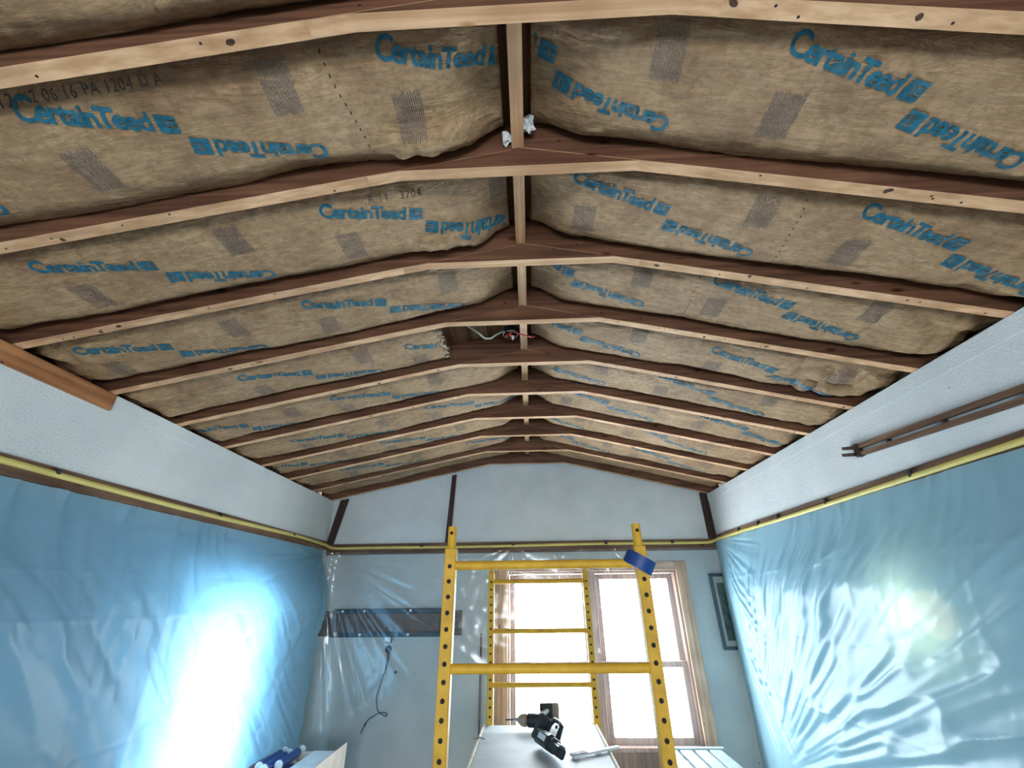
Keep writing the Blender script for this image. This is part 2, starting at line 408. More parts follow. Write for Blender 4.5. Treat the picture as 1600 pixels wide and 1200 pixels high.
# knots and nail marks on the undersides of the rafters in view
def spot_mesh(name, rx, ry, mat, ring=None):
    mb = MB(); n = 12
    v = [mb.bm.verts.new((rx * math.cos(2 * PI * k / n) * (1 + .12 * math.sin(k * 2.3)), ry * math.sin(2 * PI * k / n), 0)) for k in range(n)]
    w = [mb.bm.verts.new((a.co.x * .8, a.co.y * .8, -.0008)) for a in v]
    mb.bm.faces.new(w)
    for k in range(n): mb.bm.faces.new((v[k], v[(k + 1) % n], w[(k + 1) % n], w[k]))
    o = mb.build(name, mat); return o
KNOT, KHALO, NAIL = spot_mesh('knot', .011, .007, 'knot'), spot_mesh('knot', .007, .0075, 'knot'), spot_mesh('nail_mark', .0032, .0032, 'hole')
rk = random.Random(21)
for o in [o for o in COL.objects if o.name.startswith('rafter') and 1 <= int(round((o.data.vertices[0].co.y - .45) / .405)) + 1 <= 7]:
    ys = [v.co.y for v in o.data.vertices]; yc = (min(ys) + max(ys)) / 2
    if yc < .4: continue
    sd = -1 if o.data.vertices[0].co.x < 0 else 1; slope = SL if sd < 0 else -SR
    marks = [(KNOT, rk.uniform(.45, 1.7)), (KHALO, rk.uniform(.45, 1.7))] + [(NAIL, rk.uniform(.42, 1.8)) for _ in range(5)]
    if rk.random() < .4: marks = marks[1:]
    for src, dx in marks:
        c = src.copy(); COL.objects.link(c); c.parent = o
        x = RX + sd * dx; c.location = (x, yc + rk.uniform(-.011, .011), float(zroof(x)) - .0001)
        c.rotation_euler = (0, -math.atan(slope), rk.uniform(-.4, .4))
for src in (KNOT, KHALO, NAIL): bpy.data.objects.remove(src)
zr = float(zroof(RX))
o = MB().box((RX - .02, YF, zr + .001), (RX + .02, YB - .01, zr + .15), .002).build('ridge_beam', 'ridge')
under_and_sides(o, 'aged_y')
tag(o, 'pale pine ridge beam running the length of the roof above the collar blocks', 'beam')

# ------------------------------------------------------------------ lettering (one flat glyph mesh each, later laid on the batts)
def flat_mesh_from_text(body, bold=.0, spacing=1.0, kern={}):
    cu = bpy.data.curves.new('t', 'FONT'); cu.body = body; cu.size = 1; cu.offset = bold; cu.space_character = spacing; cu.resolution_u = 3
    for i, ch in enumerate(body):
        if ch in kern: cu.body_format[i].kerning = kern[ch]
    ob = bpy.data.objects.new('t', cu); COL.objects.link(ob)
    dg = bpy.context.evaluated_depsgraph_get()
    me = bpy.data.meshes.new_from_object(ob.evaluated_get(dg))
    bpy.data.objects.remove(ob); bm = bmesh.new(); bm.from_mesh(me); bpy.data.meshes.remove(me)
    return bm
def refine(bm, maxlen):
    bmesh.ops.remove_doubles(bm, verts=bm.verts, dist=1e-5)
    bmesh.ops.triangulate(bm, faces=bm.faces)
    for _ in range(4):
        es = [e for e in bm.edges if e.calc_length() > maxlen]
        if not es: break
        bmesh.ops.subdivide_edges(bm, edges=es, cuts=1); bmesh.ops.triangulate(bm, faces=bm.faces)
    bm.verts.index_update()
    V = np.array([v.co[:2] for v in bm.verts]); F = [[v.index for v in f.verts] for f in bm.faces]; bm.free()
    return V, F
def rect_bm(rects):
    bm = bmesh.new()
    for (a, b, c, d) in rects: bm.faces.new([bm.verts.new((x, y, 0)) for x, y in ((a, b), (c, b), (c, d), (a, d))])
    return bm
WORD_LEN, CAP = .282, .050
def word_mesh():
    bm = flat_mesh_from_text('CertainTeed', .027, .88, {'n': -3, 'T': -4})
    V = np.array([v.co[:2] for v in bm.verts]); lo, hi = V.min(0), V.max(0)
    for v in bm.verts:
        v.co.x = (v.co.x - lo[0]) / (hi[0] - lo[0]) * WORD_LEN; v.co.y = (v.co.y - lo[1]) / (hi[1] - lo[1]) * CAP
    return refine(bm, .012)
def logo_mesh():
    s = .046; g = .0028
    a, b = .40 * s, .62 * s
    R = [(0, 0, a, s), (a, 0, s, .28 * s), (a, .78 * s, s, s), (a + g, .28 * s + g, b, .78 * s - g), (b + g, .5 * s, s, .78 * s - g), (b + g, .28 * s + g, s, .5 * s - g), (a, .28 * s, a + g * .4, .5 * s)]
    return refine(rect_bm(R), .012)
WORD, LOGO = word_mesh(), logo_mesh()
def stamp_mesh(txt, h):
    bm = flat_mesh_from_text(txt, 0, 1.1)
    V = np.array([v.co[:2] for v in bm.verts]); hh = V[:, 1].max() - V[:, 1].min()
    for v in bm.verts: v.co *= h / hh
    return refine(bm, .02)
STAMP = stamp_mesh('3  12 N2 06 16 PA 1204 D A', .022)
STAMP2 = stamp_mesh('R 11   3704', .024)
def block_mesh(seed):
    r = random.Random(seed); R = []; W, H, n = .078, .125, 13
    for i in range(n):
        x = -W / 2 + W * (i + .25) / n; y = -H / 2 + r.random() * .008
        while y < H / 2 - .006:
            ln = r.uniform(.008, .022); e = min(H / 2, y + ln); R.append((x, y, x + W / n * .40, e)); y = e + .0028
    return refine(rect_bm(R), .03)
BLOCKS = [block_mesh(s) for s in (1, 2, 3)]

# ------------------------------------------------------------------ insulation batts
class Batt:
    def __init__(s, side, y0, y1, seed, x_in=None, x_out=None, lift=0.0, deep=0.0, crumple=0.0):
        s.crumple = crumple
        s.side, s.y0, s.y1, s.seed = side, y0 + TH / 2 + .002, y1 - TH / 2 - .002, seed
        s.xi = x_in if x_in is not None else (RX + side * .045)
        s.xo = x_out if x_out is not None else ((XL - .10) if side < 0 else (XR + .10))
        s.deep, s.lift, s.cut = deep, lift, x_in is not None
    def z(s, x, y):
        x = np.asarray(x, float); y = np.asarray(y, float)
        v = (y - s.y0) / (s.y1 - s.y0); e = np.abs(2 * v - 1)
        di = np.abs(x - s.xi); do = np.abs(x - s.xo); sd = s.seed
        near = np.where(v > .5, vnoise(x * 3.1, sd * 1.7, sd), vnoise(x * 3.1, sd * 2.9 + 5, sd + 3))
        edge = .056 + .026 * near + .012 * (s.side > 0)
        p = 5.2 + 1.8 * vnoise(x * 2, sd * .37, sd + 9)
        rec = .019 + .006 * vnoise(x * 1.3, sd * .7, sd + 5) + edge * e ** p
        rec = rec + .0035 * fbm(x * 7, y * 15, sd + 20, 3) + .0032 * np.maximum(0, ridged(x * 16 + 2 * fbm(x * 3, y * 3, sd), y * 26, sd + 40)) ** 2
        rec = rec + .0016 * fbm(x * 40, y * 40, sd + 60, 2) + .0030 * ridged(x * 9 + 1.5 * fbm(x * 4, y * 6, sd + 2), y * 44, sd + 61) * (.5 + .5 * vnoise(x * 3, y * 5, sd + 62))
        if not s.cut:
            rec = rec + .055 * (1 - sstep(0, .16 + .05 * vnoise(sd * 1.1, y * 6, sd), di))
        rec = rec + .05 * (1 - sstep(0, .12, do)) + .016 * fbm(x * 11, y * 11, sd + 77, 2) * (1 - sstep(.0, .4, do)) + .02 * s.crumple * ridged(x * 13, y * 9, sd + 5) * (1 - sstep(.3, .75, do))
        if s.lift:
            q = np.exp(-((di - .20) / .17) ** 2) * sstep(.62, .80, v)
            rec = rec - s.lift * q * (1 - .8 * sstep(.9, 1, v)) + .014 * q * fbm(x * 22, y * 22, sd + 88, 2)
        rec = np.minimum(rec + s.deep, .135)
        return zroof(x) + rec
    def surface(s):
        nx = 210; ny = 64
        xs = np.linspace(s.xo, s.xi, nx); t = np.linspace(0, 1, ny); t = .5 - .5 * np.cos(PI * (.08 + .84 * t)) ; t = (t - t[0]) / (t[-1] - t[0])
        ys = s.y0 + (s.y1 - s.y0) * t
        X, Y = np.meshgrid(xs, ys, indexing='ij'); Z = s.z(X, Y)
        if s.cut:
            X[-1, :] += .012 * fbm(ys * 40, 0 * ys, s.seed, 2); Z[-1] = s.z(X[-1], Y[-1])
        V = np.stack([X, Y, Z], -1).reshape(-1, 3)
        F = []
        idx = np.arange(nx * ny).reshape(nx, ny)
        a, b, c, d = idx[:-1, :-1].ravel(), idx[1:, :-1].ravel(), idx[1:, 1:].ravel(), idx[:-1, 1:].ravel()
        F = np.stack([a, b, c, d], 1) if s.side > 0 else np.stack([a, d, c, b], 1)
        F = F.tolist()
        # the four sides of the batt, up to its flat top
        rim = list(idx[:, 0]) + list(idx[-1, 1:]) + list(idx[-2::-1, -1]) + list(idx[0, -2:0:-1])
        n0 = len(V); top = V[rim].copy(); top[:, 2] = zroof(top[:, 0]) + .143
        V = np.concatenate([V, top]); m = len(rim)
        for i in range(m):
            j = (i + 1) % m; f = [rim[i], rim[j], n0 + j, n0 + i]; F.append(f if s.side < 0 else f[::-1])
        F.append(list(range(n0, n0 + m)))
        return V, F
    def build(s, label):
        V, F = s.surface(); loc = ((s.xi + s.xo) / 2, (s.y0 + s.y1) / 2, float(zroof((s.xi + s.xo) / 2)) + .143)
        s.root = root('insulation_batt', loc, label, 'insulation', 'paper-faced insulation batts between the rafters')
        mesh_np('paper_facing', V, F, 'kraft', s.root, smooth=True, world=True)
        if s.cut:
            y = np.linspace(s.y0 + .004, s.y1 - .004, 30); r = np.random.RandomState(3); mb = MB()
            for yy in y:
                z = float(s.z(s.xi, yy)); 
                for k in range(2):
                    a = Vector((s.xi - .004, yy, z + r.uniform(0, .03))); mb.tube([a, a + Vector((r.uniform(.006, .024), r.uniform(-.01, .01), r.uniform(-.012, .012)))], [.0045, .001], 5)
            mb.build('torn_edge', 'fluff', s.root)
        return s
    def lay(s, name, mesh, x, y, ang, mat, flip=False, ox=0, oy=0):
        """flat print (a along the reading direction, b towards the letter tops) laid on the facing"""
        V, F = mesh; a = V[:, 0] + ox; b = V[:, 1] + oy
        if flip: a, b = -a, -b
        c, sn = math.cos(ang), math.sin(ang)
        X = x + a * c + b * sn; Y = y + a * sn - b * c
        lo, hi = min(s.xi, s.xo) + .006, max(s.xi, s.xo) - .006
        ok = (X > lo) & (X < hi) & (Y > s.y0 + .004) & (Y < s.y1 - .004)
        F = [f for f in F if ok[f].all()]
        if len(F) < 4: return
        used = sorted({i for f in F for i in f}); mp = {u: i for i, u in enumerate(used)}
        X, Y = X[used], Y[used]; Z = s.z(X, Y) - .0022
        o = mesh_np(name, np.stack([X, Y, Z], 1), [[mp[i] for i in f] for f in F], mat, s.root, world=True)
        if mat != 'blue_ink': o['kind'] = 'stuff'
    def prints(s, junctions, blocks=True):
        A = math.radians(14.5)
        for (x, y) in junctions:
            c, sn = math.cos(A), math.sin(A)
            # word then mark, ending at the junction; the same turned half round, starting there
            s.lay('printed_word', WORD, x, y, A, 'blue_ink', False, -.345, .004)
            s.lay('printed_mark', LOGO, x, y, A, 'blue_ink', False, -.052, .004)
            s.lay('printed_word', WORD, x, y, A, 'blue_ink', True, -.345, .004)
            s.lay('printed_mark', LOGO, x, y, A, 'blue_ink', True, -.052, .004)
            if blocks:
                k = int(abs(x * 100)) % 3
                s.lay('printed_text_block', BLOCKS[k], x + .282, y - .066, 0, 'grey_ink')
                s.lay('printed_text_block', BLOCKS[(k + 1) % 3], x - .277, y + .052, 0, 'grey_ink')
    def perforation(s, x, y0, y1, dx):
        R = []; n = 12
        for i in range(n):
            t = (i + .5) / n; R.append((x + dx * t, y0 + (y1 - y0) * t))
        V, F = [], []
        for (a, b) in R:
            k = len(V); w, h = .0016, .004
            for p, q in ((-w, -h), (w, -h), (w, h), (-w, h)): V.append((a + p, b + q, float(s.z(a + p, b + q)) - .002))
            F.append((k, k + 1, k + 2, k + 3))
        mesh_np('perforation', V, F, 'hole', s.root, world=True)['kind'] = 'stuff'

BAYS = [(RAFT[i], RAFT[i + 1]) for i in range(8)]
JL = [[(-.901, .657), (-.033, .650), (-1.80, .66)], [(-.356, 1.072), (-1.273, 1.077)], [(-.611, 1.489), (-1.53, 1.50)], [(-1.129, 1.915), (-.306, 1.95)],
      [(-.84, 2.312), (-1.699, 2.335)], [(-.368, 2.70), (-1.286, 2.75)], [(-.806, 3.13), (-1.72, 3.13)], [(-.20, 3.53), (-1.25, 3.50)]]
JR = [[(.106, .642), (.982, .650)], [(.511, 1.065), (1.392, 1.062)], [(.222, 1.445), (1.101, 1.452)], [(.30, 1.87), (1.262, 1.925)],
      [(.175, 2.255), (1.098, 2.275)], [(.565, 2.665), (1.445, 2.665)], [(.13, 3.06), (1.054, 3.06)], [(.40, 3.49), (1.19, 3.49)]]
DETL = ['with the black number stamp', 'with a faint number stamp', 'ending above the bare plank tip', 'cut short of the ridge, with a torn end', 'just past the cut batt', 'in the middle of the far bays', 'three bays from the gable wall', 'two bays from the gable wall']
DETR = ['with two large blue wordmarks', 'with a line of punched holes', 'loose at its wall end', 'crumpled towards the wall', 'just past the crumpled batt', 'in the middle of the far bays', 'three bays from the gable wall', 'two bays from the gable wall']
for i, (a, b) in enumerate(BAYS):
    if i == 3: bl = Batt(-1, a, b, 31, x_in=-.445)
    else: bl = Batt(-1, a, b, 11 + i * 7, lift=.045 if i in (0, 1) else 0)
    bl.build(f'paper-faced batt, left slope, {ORD[i]} full bay, {DETL[i]}')
    bl.prints(JL[i])
    if i == 0:
        bl.lay('stamped_number', STAMP, -1.29, .541, math.radians(.6), 'black_ink'); bl.perforation(-.50, .52, .80, .06)
    if i == 1: bl.lay('stamped_number', STAMP2, -.52, .965, math.radians(2), 'black_ink')
    br = Batt(1, a, b, 111 + i * 5, crumple=1.0 if i == 3 else .3 if i == 2 else 0)
    br.build(f'paper-faced batt, right slope, {ORD[i]} full bay, {DETR[i]}')
    br.prints(JR[i])
    if i == 1: br.perforation(.90, .93, 1.23, .02)
    if i == 2: br.perforation(.72, 1.33, 1.65, .01)
for side, sn in ((-1, 'left'), (1, 'right')):
    Batt(side, RAFT[0] - .405, RAFT[0], 211 + side).build(f'paper-faced batt, {sn} slope, in the topmost bay cut off by the picture edge')
    Batt(side, RAFT[0] - .81, RAFT[0] - .405, 221 + side).build(f'brown paper-faced batt on the {sn} slope in the bay straight above the viewer')
    Batt(side, RAFT[8], 4.120, 231 + side, deep=.02).build(f'shaded brown batt on the {sn} slope in the last bay before the gable wall')
Batt(-1, BAYS[3][0], BAYS[3][1] - .20, 251, x_in=-.19, x_out=-.44, deep=.072).build('short deep-set scrap of batt beside the torn end in the open bay')

# ------------------------------------------------------------------ trims, plank and cable
r = root('trim_1', (XL, 2, 1.985)); struct(r)
MB().box((XL, YF, 2.0), (XL + .02, YB, ZS), .002).build('trim_board', 'trim_y', r)
r = root('trim_2', (XR, 2, 1.985)); struct(r)
MB().box((XR - .02, YF, 2.010), (XR, YB, ZS + .005), .002).build('trim_board', 'trim_y', r)
r = root('trim_3', (0, YB, 1.955)); struct(r)
MB().box((XL + .02, YB - .02, 1.955), (XR - .02, YB, 2.050), .002).build('trim_board', 'trim_x', r)
o = MB().prism([(-1.945, 2.05), (-1.880, 2.05), (-1.798, 2.475), (-1.876, 2.462)], 1, YB - .022, YB - .0005).build('trim_4', 'trim_z'); struct(o)
o = MB().prism([(-.805, 2.05), (-.755, 2.05), (-.728, 2.70), (-.772, 2.69)], 1, YB - .02, YB - .0005).build('trim_5', 'trim_z'); struct(o)
o = MB().box((1.655, YB - .03, 2.05), (1.7205, YB - .0005, 2.472)).build('trim_6', 'trim_z'); struct(o)
o = MB().box((XL - .03, -.9, 2.372), (XL + .012, 1.705, 2.452), .003).build('wall_plank', 'plank')
tag(o, 'bare orange-brown plank capping the left wall near the viewer', 'plank')
r = root('yellow_cable', (0, YB - .03, 2.02), 'long yellow cable clipped along the brown trim round three walls', 'cable')
path = []
for y in np.linspace(-1.5, YB - .06, 60): path.append((XL + .026, y, 2.046 + .006 * math.sin(y * 2.1) - .022 * max(0, y - 3.6)))
path += [(XL + .04, YB - .035, 2.028), (XL + .07, YB - .027, 2.018)]
for x in np.linspace(XL + .12, XR - .1, 50): path.append((x, YB - .026, 2.010 + .010 * (x - XL) / 3.6 + .003 * math.sin(x * 3)))
path += [(XR - .06, YB - .027, 2.022), (XR - .034, YB - .05, 2.030)]
for y in np.linspace(YB - .1, -1.5, 60): path.append((XR - .027, y, 2.040 + .004 * math.sin(y * 1.7) - .014 * max(0, y - 3.6)))
MB().tube(path, .0125, 10, flat=.6).build('sheath', 'yellow_cable', r, smooth=True)
for x in (-.16, .70, 1.31, -1.02):
    MB().box((x - .014, YB - .036, 2.012), (x + .014, YB - .02, 2.045), .003).build('clip', 'black', r)
for y in (3.62, 3.30, 3.02, 2.5, 1.9):
    MB().box((XR - .036, y - .008, 2.038), (XR - .02, y + .008, 2.072), .003).build('clip', 'black', r)
for y in (1.6, 2.6, 3.5):
    MB().box((XL + .02, y - .008, 2.046), (XL + .038, y + .008, 2.068), .003).build('clip', 'black', r)

# wooden rail on the right wall
r = root('wall_rail', (XR - .03, 1.6, 2.2), 'old brown double wooden rail with a dark hooked end on the right wall', 'rail')
def railbar(x0, x1, dz, h, mat, name):
    y0, y1 = .75, 2.13
    MB().prism([(y0, 2.137 + dz), (y1, 2.232 + dz), (y1, 2.232 + dz + h), (y0, 2.137 + dz + h)], 0, x0, x1).build(name, mat, r)
railbar(XR - .026, XR - .002, .014, .022, 'trim_y', 'upper_bar')
railbar(XR - .026, XR - .002, -.022, .019, 'trim_y', 'lower_bar')
for y in (1.95, 1.66, 1.35, 1.05):
    z = 2.137 + (y - .75) * .0688
    MB().box((XR - .022, y - .006, z - .004), (XR - .002, y + .006, z + .015)).build('spacer', 'trim_z', r)
MB().box((XR - .034, 2.125, 2.206), (XR - .002, 2.155, 2.272), .004).build('end_bracket', 'trim_z', r)
for dz, dx in ((.0, -.012), (.036, 0)):
    MB().prism([(2.15, 2.212 + dz), (2.225, 2.232 + dz), (2.225, 2.248 + dz), (2.15, 2.230 + dz)], 0, XR - .034 + dx, XR - .012 + dx).build('prong', 'trim_z', r)

# ------------------------------------------------------------------ windows
def window_back():
    x0, z0, x1, z1 = WIN_BACK; r = root('window_1', ((x0 + x1) / 2, YB, z0)); struct(r); y = YB
    def b(name, mat, lo, hi, bv=.003): return MB().box(lo, hi, bv).build(name, mat, r)
    b('casing_side', 'casing', (-.335, y - .022, z0 - .1), (-.215, y, 1.865)); b('casing_side', 'casing', (1.300, y - .022, z0 - .1), (1.395, y, 1.865))
    b('casing_head', 'casing_x', (-.213, y - .020, 1.79), (1.298, y, 1.865)); b('casing_apron', 'sash', (-.213, y - .022, z0 - .1), (1.298, y, z0 - .002))
    b('sill', 'sash', (-.213, y - .03, z0), (1.298, y + .1, z0 + .03))
    for (a, c, n) in ((x0, x0 + .025, 'jamb'), (x1 - .025, x1, 'jamb'), (.50, .575, 'mullion')): b(n, 'sash', (a, y + .002, z0 + .03), (c, y + .118, z1))
    b('head_jamb', 'sash', (x0 + .025, y + .002, z1 - .03), (.50, y + .118, z1)); b('head_jamb', 'sash', (.575, y + .002, z1 - .03), (x1 - .025, y + .118, z1))
    for (a, c) in ((x0 + .027, .498), (.577, x1 - .027)):
        for (lo, hi, yy) in ((z0 + .032, 1.098, y + .03), (1.052, z1 - .032, y + .075)):
            s = .045
            sash = MB().box((a, yy, lo), (a + s, yy + .035, hi), .003).box((c - s, yy, lo), (c, yy + .035, hi), .003).box((a + s, yy, lo), (c - s, yy + .035, lo + s), .003).box((a + s, yy, hi - s), (c - s, yy + .035, hi), .003).build('sash', 'sash', r)
            MB().box((a + s - .005, yy + .014, lo + s - .005), (c - s + .005, yy + .02, hi - s + .005)).build('pane', 'glass', sash)
window_back()
def window_left():
    y0, z0, y1, z1 = WIN_LEFT; r = root('window_2', (XL, (y0 + y1) / 2, z0)); struct(r); x = XL - .12; s = .045
    mb = MB().box((x, y0, z0), (x + .1, y0 + s, z1)).box((x, y1 - s, z0), (x + .1, y1, z1)).box((x, y0 + s, z0), (x + .1, y1 - s, z0 + s)).box((x, y0 + s, z1 - s), (x + .1, y1 - s, z1))
    f = mb.build('frame', 'white', r)
    MB().box((x + .05, y0 + s - .004, z0 + s - .004), (x + .056, y1 - s + .004, z1 - s + .004)).build('pane', 'dimming_glass', f)
window_left()
def added_rear_window():  # unseen window, put in to light the room from behind
    x0, z0, x1, z1 = WIN_ADDED; r = root('added_window_3', ((x0 + x1) / 2, YF, z0)); struct(r); s = .06; m = (x0 + x1) / 2
    for a, c in ((x0, m), (m, x1)):
        f = MB().box((a, YF - .1, z0), (a + s, YF - .02, z1)).box((c - s, YF - .1, z0), (c, YF - .02, z1)).box((a + s, YF - .1, z0), (c - s, YF - .02, z0 + s)).box((a + s, YF - .1, z1 - s), (c - s, YF - .02, z1)).build('sash', 'white', r)
        MB().box((a + s, YF - .063, z0 + s), (c - s, YF - .057, z1 - s)).build('pane', 'glass', f)
added_rear_window()

# ------------------------------------------------------------------ things on the back wall
r = root('wall_rack', (-1.27, YB, 1.288), 'long dark-framed rack with white pegs on a brown board on the back wall', 'rack')
MB().box((-1.892, YB - .018, 1.298), (-.615, YB - .001, 1.488), .003).build('board', 'board', r)
fr = (-1.752, 1.290, -.765, 1.506); t = .038; y0, y1 = YB - .045, YB - .0185
MB().box((fr[0], y0, fr[1]), (fr[2], y1, fr[1] + t), .004).build('frame_rail', 'navy_mesh', r)
MB().box((fr[0], y0, fr[3] - t), (fr[2], y1, fr[3]), .004).build('frame_rail', 'navy_mesh', r)
MB().box((fr[0], y0, fr[1] + t), (fr[0] + t, y1, fr[3] - t), .004).build('frame_stile', 'navy_mesh', r)
MB().box((fr[2] - t, y0, fr[1] + t), (fr[2], y1, fr[3] - t), .004).build('frame_stile', 'navy_mesh', r)
MB().box((fr[0] + t, YB - .028, fr[1] + t), (fr[2] - t, YB - .0185, fr[3] - t)).build('panel', 'brown_mesh', r)
for (x, z) in ((-1.668, 1.487), (-1.475, 1.487), (-1.065, 1.490), (-1.49, 1.309), (-1.07, 1.309)):
    MB().lathe([(.004, 0), (.010, .004), (.011, .012), (.006, .017)], 12, Matrix.Translation((x, YB - .045, z)) @ Matrix.Rotation(PI / 2, 4, 'X')).build('peg', 'white', r, smooth=True)
r = root('outlet_box', (-1.25, YB, 1.245), 'small white square outlet just below the dark rack', 'outlet')
MB().box((-1.284, YB - .02, 1.247), (-1.216, YB - .001, 1.287), .003).build('back_box', 'black', r)
MB().box((-1.280, YB - .028, 1.252), (-1.222, YB - .020, 1.306), .003).build('cover', 'white', r)
r = root('plug_and_cord', (-1.24, YB, .65), 'black round plug with a thin looped cord dangling on the back wall', 'cord')
MB().lathe([(.010, 0), (.026, .004), (.028, .016), (.020, .026), (.010, .030)], 18, Matrix.Translation((-1.238, YB - .001, 1.200)) @ Matrix.Rotation(PI / 2, 4, 'X')).build('plug', 'black', r, smooth=True)
yy = YB - .014
MB().tube([(-1.236, yy, 1.178), (-1.234, yy, 1.13), (-1.238, yy, 1.08), (-1.243, yy, 1.045)], [.010, .0085, .009, .004], 8).build('strain_relief', 'dark_rubber', r, smooth=True)
pts = [(-1.243, 1.047), (-1.262, 1.0), (-1.27, .95), (-1.288, .90), (-1.292, .85), (-1.282, .80), (-1.262, .768), (-1.22, .748), (-1.195, .743), (-1.192, .757), (-1.215, .765), (-1.255, .763), (-1.30, .742), (-1.345, .715), (-1.362, .685), (-1.378, .655), (-1.387, .637)]
sm = []
for i in range(len(pts) - 1):
    p0, p1, p2, p3 = pts[max(i - 1, 0)], pts[i], pts[i + 1], pts[min(i + 2, len(pts) - 1)]
    for k in range(4):
        t = k / 4; f = lambda a, b, c, d: .5 * (2 * b + (c - a) * t + (2 * a - 5 * b + 4 * c - d) * t * t + (3 * b - a - 3 * c + d) * t ** 3)
        sm.append((f(p0[0], p1[0], p2[0], p3[0]), yy - .004 * math.sin(i), f(p0[1], p1[1], p2[1], p3[1])))
sm.append((pts[-1][0], yy, pts[-1][1]))
MB().tube(sm, .0042, 7).build('cord', 'black', r, smooth=True)
MB().tube([(-1.356, yy, .70), (-1.366, yy, .68)], .008, 7).build('cord_end', 'black', r)
o = MB().box((-.452, YB - .016, .02), (-.436, YB - .001, 1.312), .002).build('thin_stick', 'board'); tag(o, 'thin dark wooden stick standing against the back wall left of the window', 'stick')
r = root('framed_picture', (1.65, YB, 1.18), 'narrow dark-framed picture in the corner right of the window', 'picture')
px0, px1, pz0, pz1 = 1.582, 1.714, 1.178, 1.758; t = .026; y0, y1 = YB - .03, YB - .002
MB().box((px0, y0, pz0), (px1, y1, pz0 + t), .003).box((px0, y0, pz1 - t), (px1, y1, pz1), .003).box((px0, y0, pz0 + t), (px0 + t, y1, pz1 - t), .003).box((px1 - t * .5, y0, pz0 + t), (px1, y1, pz1 - t), .003).build('frame', 'navy_mesh', r)
MB().box((px0 + t, YB - .014, pz0 + t), (px1 - t * .5, YB - .004, pz1 - t)).build('mat_board', 'mat_board', r)
MB().box((px0 + t + .025, YB - .017, pz0 + t + .04), (px1 - t * .5 - .004, YB - .0141, pz1 - t - .05)).build('print', 'picture', r)
for (x, z) in ((-1.158, 1.035),):
    o = MB().lathe([(.003, 0), (.012, .001), (.012, .004), (.004, .005)], 14, Matrix.Translation((x, YB - .001, z)) @ Matrix.Rotation(PI / 2, 4, 'X')).build('wall_grommet', 'black')
    tag(o, 'small black grommet in the back wall right of the dangling cord', 'grommet')

# ------------------------------------------------------------------ plastic sheeting
def grid_film(name, mat, P, nu, nv, label, cat='plastic sheet'):
    u = np.linspace(0, 1, nu); v = np.linspace(0, 1, nv); U, V = np.meshgrid(u, v, indexing='ij')
    X, Y, Z = P(U, V); Vt = np.stack([X, Y, Z], -1).reshape(-1, 3)
    idx = np.arange(nu * nv).reshape(nu, nv)
    F = np.stack([idx[:-1, :-1].ravel(), idx[1:, :-1].ravel(), idx[1:, 1:].ravel(), idx[:-1, 1:].ravel()], 1)
    o = mesh_np(name, Vt, F, mat, smooth=True); tag(o, label, cat); return o
def crease(z, z0, w): return np.exp(-((z - z0) / w) ** 2)
def P_left(U, V):
    z = .02 + (1.992 - .02) * V; y = -1.2 + (YB - .10 - .22 * sstep(1.98, 1.2, z) + 1.2) * U
    down = sstep(0, .5, 1.975 - z)
    off = .028 + .135 * down + .02 * fbm(y * .9, z * .8, 5, 2) * down
    off = off + .024 * ridged(y * 13 + .8 * vnoise(y * 3, z * 2, 1), z * 1.6, 3) * np.exp(-(1.975 - z) / .30) * (.3 + .7 * sstep(3.0, 2.2, y))
    th = np.arctan2(1.96 - z, YB - y + .02); rr = np.hypot(1.96 - z, YB - y)
    off = off + .024 * ridged(th * 15, rr * 1.2, 8) * np.exp(-rr / 1.0) * sstep(0, .2, rr)
    d = (y * .72 + z * .69); e = (-y * .69 + z * .72)
    off = off + .015 * ridged(d * 9 + .6 * vnoise(e * 3, d * 2, 12), e * 1.8, 13) * (.65 + .5 * vnoise(y * 1.2, z * 1.4, 14)) * down + .005 * ridged(d * 23, e * 3, 16) * down
    off = off + .012 * vnoise(d * 5, e * 1.1, 15) * down
    for zz in (1.70, 1.52, 1.05, .72): off = off + .0028 * crease(z, zz + .012 * np.sin(y * 1.3 + zz * 9), .006)
    off = off + .0006 * fbm(y * 24, z * 24, 21, 2)
    off = off + .03 * sstep(.8, .2, YB - y) * down
    return XL + np.maximum(off, .021), y, z
grid_film('plastic_sheet', 'film_hazy', P_left, 560, 230, 'hazy blue plastic sheeting over the left wall, glowing where the window is behind it')
